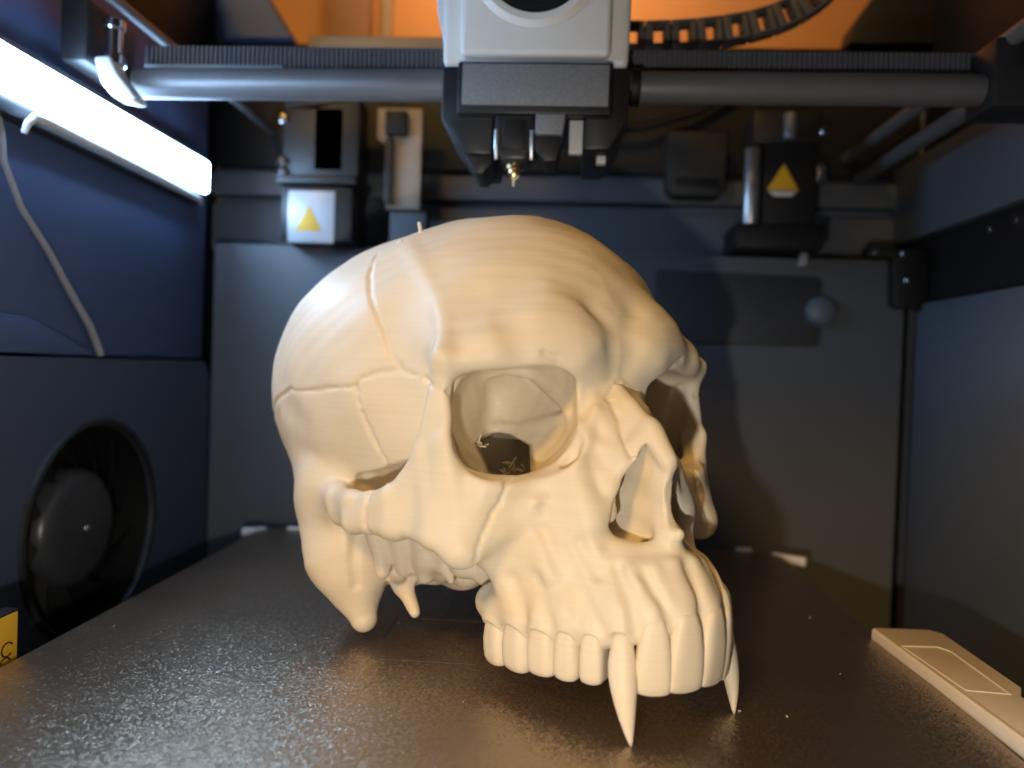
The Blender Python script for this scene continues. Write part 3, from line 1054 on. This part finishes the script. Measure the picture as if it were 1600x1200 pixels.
edge_glint = Shape().tube([(-187.5, 243, 163), (-187, 245, 156), (-187, 246, 147), (-187, 255, 133), (-187, 269, 121), (-187, 283, 106.5), (-187, 295, 95), (-187, 300, 88), (-186.8, 302.5, 83.5)], [1.0, 1.0, 1.1, 1.1, 1.2, 1.3, 1.4, 1.5, 1.5], n=10).build('cable', M_CABLE)  # grey tube stands for light caught along the fan duct's edge
tag(edge_glint, 'thin grey tube for a lit edge curving down the left wall below the light bar', 'cable')

fan = empty('chamber_fan', (-196, 300, 13))
tag(fan, 'round black cooling fan recessed in the left chamber wall', 'fan')
rel(Shape().lathe([(0.0, 0), (40.5, 0), (41.6, 0.6), (41.6, 1.2), (0, 1.2)], (-203.3, 300, 13), (1, 0, 0), 64).build('back_disc', M_DEEP), fan)
rel(Shape().lathe([(0, 12.4), (2.0, 12.4), (2.1, 11.6), (17, 11.6), (21.5, 10.6), (23.6, 8.4), (24.4, 5), (24.4, 0.2), (0, 0.2)], (-201.8, 300, 13), (1, 0, 0), 64).build('hub', mat('fan_hub', (0.05, 0.052, 0.058), 0.3, var=0.1, bump=0.02, bump_scale=2000)), fan)
rel(Shape().lathe([(0, 0.7), (1.2, 0.6), (1.5, 0.0), (0, 0)], (-189.3, 300, 13), (1, 0, 0), 16).build('hub_pin', M_SATIN), fan)
rel(Shape().lathe([(41.9, 0.2), (41.9, 16.6), (41.3, 16.6), (41.3, 0.2)], (-203.2, 300, 13), (1, 0, 0), 64).build('shroud', M_DEEP), fan)
for k in range(11):
    s = Shape()
    a0 = 2 * math.pi * k / 11
    prev = None
    for i in range(6):
        r = 24.0 + 16.5 * i / 5
        a = a0 + 0.10 * i
        p = (300 + r * math.cos(a), 13 + r * math.sin(a))
        q = (300 + r * math.cos(a + 0.46), 13 + r * math.sin(a + 0.46))
        row = [s.bm.verts.new((-200.6, p[0], p[1])), s.bm.verts.new((-199.6, p[0], p[1])), s.bm.verts.new((-193.5, q[0], q[1])), s.bm.verts.new((-194.5, q[0], q[1]))]
        if prev:
            for j in range(4):
                s.bm.faces.new((prev[j], prev[(j + 1) % 4], row[(j + 1) % 4], row[j]))
        else:
            s.bm.faces.new(row)
        prev = row
    s.bm.faces.new(prev[::-1])
    rel(s.build('blade', M_DEEP), fan)
rel(Shape().lathe([(42.0, 0), (42.4, 1.4), (43.4, 1.8), (44.6, 1.4), (45.0, 0)], (-186.0, 300, 13), (1, 0, 0), 72).build('rim', M_BLACK), fan)
rel(Shape().box((-200, 262, 38), (-188, 266, 44), 0.6, 2, Matrix.Rotation(0.8, 3, 'X')).build('retaining_tab', M_CABLE), fan)

# ---------------------------------------------------------------- gantry: rods, belt, pulley post, chain
rod = empty('gantry_rod', (-9, 285, 187.5))
tag(rod, 'thick dark round rod crossing the chamber behind the toolhead', 'rod')
rel(Shape().cyl((-164, 285, 187.2), (146, 285, 188.4), 5.7, n=48, bevel=0.8).build('tube', M_RODM), rod)
rel(Shape().cyl((22, 285, 187.9), (25.5, 285, 187.9), 6.6, n=32, bevel=0.5).build('collar', M_DEEP), rod)
rel(Shape().box((146, 276, 180), (172, 296, 204), 1.2).build('end_block', M_BLACK), rod)

belt = empty('drive_belt', (-9, 293, 200))
tag(belt, 'ribbed black drive belt running above the gantry rod', 'belt')
rel(Shape().box((-166, 293, 195.6), (150, 294, 204.6), 0.1).build('band', M_RUBBER), belt)
s = Shape()
for k in range(172):
    x = -165 + k * 1.83
    s.box((x, 291.9, 195.7), (x + 0.95, 293.2, 204.5))
t_ = rel(s.build('rib', M_RUBBER, smooth_angle=0), belt)
t_['kind'] = 'stuff'
rel(Shape().box((-165, 290.6, 195.3), (-110, 292.2, 197.0), 0.4).build('lower_edge', M_CABLE), belt)

post = empty('pulley_post', (-168, 275, 176))
tag(post, 'shiny steel pin and bright bracket at the left end of the rod', 'pulley')
rel(Shape().lathe([(0, 206.6), (3.0, 206.6), (3.9, 205.8), (3.9, 203.2), (3.1, 202.6), (3.1, 194), (4.2, 193.2), (4.2, 190), (0, 190)], (-167.6, 275, 0), (0, 0, 1), 32).build('pin', M_STEEL), post)
rel(Shape().prism([(-172.5, 191.5), (-166.4, 192), (-163.6, 186), (-155.6, 176.4), (-158, 175.8), (-165, 177), (-169.6, 182)], 1, 270, 279, 1.2, 3).build('bracket', M_WHITE), post)
rel(Shape().box((-184, 268, 189), (-173.5, 300, 212), 1.5).build('carriage', M_BLACK), post)

chain = empty('cable_chain', (60, 330, 228))
tag(chain, 'warm tinted cable drag chain curving up right of the toolhead', 'cable chain')
cp = [(-2, 225.5), (9, 225.3), (19.8, 225.3), (30.6, 225.4), (41.4, 225.8), (52.1, 226.6), (62.8, 227.9), (73.4, 229.8), (83.7, 232.8), (93.4, 237.2), (102.2, 243.2), (109.6, 250.8), (115.4, 259.8)]
M_CHAIN = mat('chain_lit_tone', (0.16, 0.135, 0.115), 0.5, var=0.12)  # brown tone is warm room light put into the chain colour
for i in range(len(cp) - 1):
    (xa, za), (xb, zb) = cp[i], cp[i + 1]
    a = math.atan2(zb - za, xb - xa)
    rot = Matrix.Rotation(-a, 3, 'Y')
    c = Vector(((xa + xb) / 2, 330, (za + zb) / 2))
    s = Shape()
    for (lo, hi) in (((-5.2, -5, -5.2), (5.2, 5, -4.2)), ((-5.2, -5, 4.2), (5.2, 5, 5.2)), ((-5.2, -5.2, -5.0), (-2.0, 5.2, 5.0)), ((2.6, -4.4, -4.6), (5.0, 4.4, 4.6))):
        l, h = Vector(lo), Vector(hi)
        m = c + rot @ ((l + h) / 2)
        s.box(m - (h - l) / 2, m + (h - l) / 2, 0.5, 2, rot)
    rel(s.build('link', M_CHAIN), chain)

for (name, x, z, r_, lab) in (('guide_rod', 152, 204, 3.2, 'upper thin steel guide rod along the right chamber side'), ('guide_rod', 160, 194, 3.6, 'lower dark guide rod along the right chamber side'), ('guide_rod', -168, 214, 2.2, 'thin guide rod running back along the left chamber side')):
    g = Shape().cyl((x, 150, z), (x, 432, z), r_, n=20, bevel=0.4).build(name, M_RODM)
    tag(g, lab, 'rod')

# ---------------------------------------------------------------- toolhead
th = empty('toolhead', (-12, 280, 150))
tag(th, 'grey and black print toolhead hanging above the skull', 'toolhead')
rel(Shape().prism([(-44.6, 189), (19.8, 189), (20.2, 205), (20.2, 262), (-45, 262), (-45, 204)], 1, 268, 318, 2.2, 3).build('grey_housing', M_GREY), th)
rel(Shape().prism([(-38, 190.4), (13.4, 190.4), (13.4, 262), (-38, 262)], 1, 262.5, 268.5, 2.0, 3).build('front_cover', M_GREY), th)
rel(Shape().prism([(-48.6, 212), (-45.2, 197), (-45.2, 262), (-51, 262)], 1, 276, 312, 0.6).build('side_wing', M_WHITE), th)
rg = rel(Shape().lathe([(17.6, 0.2), (18.2, 1.6), (20.6, 1.8), (22.6, 0.2)], (-12.6, 262.4, 222), (0, -1, 0), 72).build('ring_bezel', M_GREY), th)
rel(Shape().lathe([(14.6, 0.3), (15.0, 1.8), (17.2, 1.8), (17.8, 0.2)], (-12.6, 262.3, 222), (0, -1, 0), 72).build('ring', M_DEEP), th)
rel(Shape().lathe([(0, 1.0), (14.4, 1.0), (14.8, 0.2)], (-12.6, 262.3, 222), (0, -1, 0), 72).build('fan_face', M_BLACK), th)
rel(Shape().prism([(-44.4, 188.6), (20.0, 188.6), (20.6, 171), (14.5, 160.5), (5.6, 160.2), (5.6, 173), (-26, 173), (-26, 158), (-35.5, 158.2), (-44.6, 170)], 1, 268, 312, 1.2).build('lower_body', M_BLACK), th)
rel(Shape().prism([(-38.4, 188.4), (14.4, 188.4), (14.4, 170.6), (-38.4, 170.6)], 1, 263, 268.4, 1.0).build('front_block', M_BLACK), th)
rel(Shape().box((-36.6, 262.0, 173.2), (13.2, 263.2, 187.2), 0.3).build('front_plate', M_SPECK), th)
rel(Shape().prism([(-36.5, 159), (-26.2, 159), (-26.2, 155.5), (-29.5, 151.8), (-32.5, 152)], 1, 270, 292, 0.8).build('left_fin', M_BLACK), th)
rel(Shape().prism([(-11.2, 172.6), (-0.8, 172.6), (-2.0, 164.2), (-11.2, 164.2)], 1, 263.6, 276, 0.4).build('duct_front', M_SPECK), th)
rel(Shape().prism([(-11.2, 163.8), (-2.2, 163.8), (-3.6, 155.6), (-7.6, 155.2), (-11.2, 159)], 1, 265, 282, 0.5).build('duct_mouth', M_BLACK), th)
rel(Shape().box((0.4, 270, 159.4), (5.2, 273, 171), 0.4).build('white_bracket', M_WHITE), th)
rel(Shape().box((10.4, 276, 157.8), (13.8, 280, 160.6), 0.4).build('white_tab', M_WHITE), th)
hb = rel(Shape().prism([(-25.6, 172.8), (-11.6, 172.8), (-11.4, 160), (-14, 155.4), (-22.6, 155.4), (-25.4, 160)], 1, 266, 282, 1.6, 3).build('hotend_cover', mat('silicone_sock', (0.03, 0.03, 0.032), 0.35)), th)
o = Shape().box((-22.2, 265.2, 159.6), (-15.0, 266.2, 169.6), 0.3).build('sock_panel', M_BLACK)
o.parent = hb
for x in (-24.6, -12.4):
    rel(Shape().tube([(x, 268, 156.5), (x, 266.2, 160), (x, 265.9, 166)], 0.8, n=8).build('heater_clip', M_SATIN), th)
rel(Shape().lathe([(0, 148.9), (0.7, 148.9), (1.5, 150.6), (2.4, 152.2), (2.4, 153.8), (3.4, 154.0), (3.4, 155.6), (0, 155.6)], (-18.6, 273, 0), (0, 0, 1), 20).build('nozzle', M_BRASS), th)
rel(Shape().tube([(-18.2, 272.2, 153), (-17.0, 271.6, 151.4), (-18.4, 271.8, 150.2), (-18.7, 272.6, 148.2)], [0.6, 0.55, 0.5, 0.4], n=8).build('filament_curl', BONE), th)

# ---------------------------------------------------------------- rear: motors, posts, knob
def warning(parent, x, y, z, w, h, base=False):
    tr = Shape().prism([(x - w / 2, z), (x + w / 2, z), (x, z + h)], 1, y - 0.35, y, 0.25).build('warning_triangle', M_YELLOW)
    rel(tr, parent)
    if base:
        rel(Shape().prism([(x - w / 2 + 1, z - 0.5), (x + w / 2 - 1, z - 0.5), (x + w / 2 - 3.5, z - 3), (x - w / 2 + 3.5, z - 3)], 1, y - 0.3, y, 0.1).build('warning_text_strip', M_WHITE), parent)


ml = empty('stepper_motor', (-128, 395, 143))
tag(ml, 'left rear motor with silver label and yellow triangle', 'motor')
rel(Shape().box((-145, 386, 145.2), (-108, 412, 173), 1.5).build('body', M_BLACK), ml)
rel(Shape().box((-141, 385.3, 144.2), (-117, 385.9, 170.4), 0.2).build('silver_label', M_LABEL), ml)
warning(ml, -130, 385.2, 150, 14, 13)
rel(Shape().box((-147, 384, 174), (-106, 414, 178.4), 0.8).build('mount_plate', M_BLACK), ml)
rel(Shape().prism([(-146, 178.6), (-107, 178.6), (-107, 219), (-146, 219), (-146, 214), (-130, 213.5), (-130, 182), (-115, 182), (-115, 213.5), (-119, 214), (-146, 213.8)], 1, 390, 408, 0.3).build('bracket_frame', M_BLACK), ml)
rel(Shape().cyl((-122, 399, 182), (-122, 399, 214), 4.2, n=24, bevel=0.5).build('pulley', M_RODM), ml)
for z in (208, 186):
    rel(Shape().lathe([(0, 2.2), (1.6, 2.1), (2.6, 1.2), (2.7, 0), (0, 0)], (-146.2, 389.5, z), (0, -1, 0), 16).build('screw', M_STEEL), ml)
rel(Shape().lathe([(0, 2.2), (1.8, 2.1), (2.9, 1.2), (3.0, 0), (0, 0)], (-146, 389.5, 180.5), (0, -1, 0), 16).build('screw', M_STEEL), ml)

mr_ = empty('stepper_motor', (110, 395, 147))
tag(mr_, 'right rear motor with yellow triangle beside a bright steel post', 'motor')
rel(Shape().box((96.5, 386, 150), (122.5, 412, 199), 1.2).build('body', M_DEEP), mr_)
warning(mr_, 106, 385.8, 175.6, 15.5, 13, True)
rel(Shape().box((84, 382, 146.6), (126, 414, 158.6), 1.0).build('mount_plate', M_DEEP), mr_)
rel(Shape().cyl((91.4, 388, 159), (91.4, 388, 196.5), 3.9, n=28, bevel=0.6).build('steel_post', M_SATIN), mr_)
rel(Shape().box((92, 390, 200), (124, 408, 216), 0.8).build('bracket_frame', M_BLACK), mr_)
rel(Shape().cyl((109, 388, 201), (109, 388, 214), 3.2, n=24, bevel=0.5).build('pulley', M_RODM), mr_)
for (x, z, r_) in ((125, 205, 2.2), (124.4, 187, 2.6), (124.4, 182.6, 2.6)):
    rel(Shape().lathe([(0, 2.2), (r_ * 0.6, 2.1), (r_, 1.2), (r_, 0), (0, 0)], (x, 388, z), (0, -1, 0), 16).build('screw', M_STEEL), mr_)
rel(Shape().box((118, 392, 140), (121.5, 398, 146.4), 0.4).build('foot', M_CABLE), mr_)

pl = empty('rear_upright', (-88, 395, 166))
tag(pl, 'flat warm tinted upright plate right of the left rear motor', 'bracket')
rel(Shape().prism([(-101, 219), (-77, 219), (-77, 166), (-95.5, 166), (-95.5, 200), (-101, 203)], 1, 404, 408, 0.5).build('plate', mat('upright_lit_tone', (0.48, 0.37, 0.27), 0.5)), pl)  # warm lamplight is put into the plate's brown
rel(Shape().box((-95.4, 398, 203.5), (-84, 403.5, 216), 0.6).build('sensor', M_DEEP), pl)
rel(Shape().box((-95.4, 399, 168), (-91, 403.5, 202), 0.5).build('strip', M_BLACK), pl)
rf = empty('exhaust_housing', (69, 420, 176))
tag(rf, 'dim brown exhaust housing on the rear wall right of the toolhead', 'housing')
rel(Shape().prism([(53, 212), (84, 212), (84, 181), (80, 178), (57, 178), (53, 182)], 1, 411, 427.5, 1.5).build('shell', mat('exhaust_plastic', (0.030, 0.026, 0.022), 0.6)), rf)
rel(Shape().box((57, 410.2, 182), (80, 411.4, 187), 0.5).build('lower_lip', M_DEEP), rf)
hs = Shape().tube([(-60, 424, 236), (-40, 420, 222), (0, 418, 214), (40, 420, 216), (70, 424, 226), (92, 424, 240)], 2.2, n=12).build('wiring_loom', M_DEEP)
tag(hs, 'black wiring loom sagging along the upper rear wall', 'cable')
pm = Shape().box((-91, 396, 146), (-72, 410, 163), 1.0).build('rear_block', M_BACK)
tag(pm, 'small grey block behind the crown of the skull', 'block')

kb = Shape().lathe([(0, 6.4), (4.8, 6.0), (6.8, 4.6), (7.5, 2.4), (7.5, 0), (0, 0)], (130.5, 398.4, 118), (0, -1, 0), 40).build('round_knob', M_WALL2)
tag(kb, 'round dark grey knob at the edge of the rear access cover', 'knob')

for (y, z) in ((341, 150), (322, 150.5)):
    Shape().lathe([(0, 1.0), (1.2, 0.9), (1.7, 0.3), (1.7, 0), (0, 0)], (180.9, y, z), (-1, 0, 0), 14).build('screw', M_STEEL, wr)
for (x, z) in ((146, 148), (154, 147.5), (167.5, 147), (170, 134)):
    Shape().lathe([(0, 1.0), (1.2, 0.9), (1.7, 0.3), (1.7, 0), (0, 0)], (x, 391.9 if x > 148 else 399.6, z if x > 148 else 143), (0, -1, 0), 14).build('screw', M_STEEL, wr)

# crumbs of filament on the bed
rr = random.Random(21)
s = Shape()
for k in range(20):
    x, y = rr.uniform(-135, 100), rr.uniform(150, 360)
    l, w = rr.uniform(0.2, 0.7), rr.uniform(0.07, 0.14)
    a = rr.uniform(0, 3.14)
    s.tube([(x, y, w), (x + l * math.cos(a) * 0.5, y + l * math.sin(a) * 0.5, w * 1.5), (x + l * math.cos(a + 0.5), y + l * math.sin(a + 0.5), w)], w, n=5)
cr_ = s.build('filament_crumbs', BONE)
cr_['kind'] = 'stuff'
tag(cr_, 'scattered tiny crumbs of cream filament on the black bed', 'crumbs')
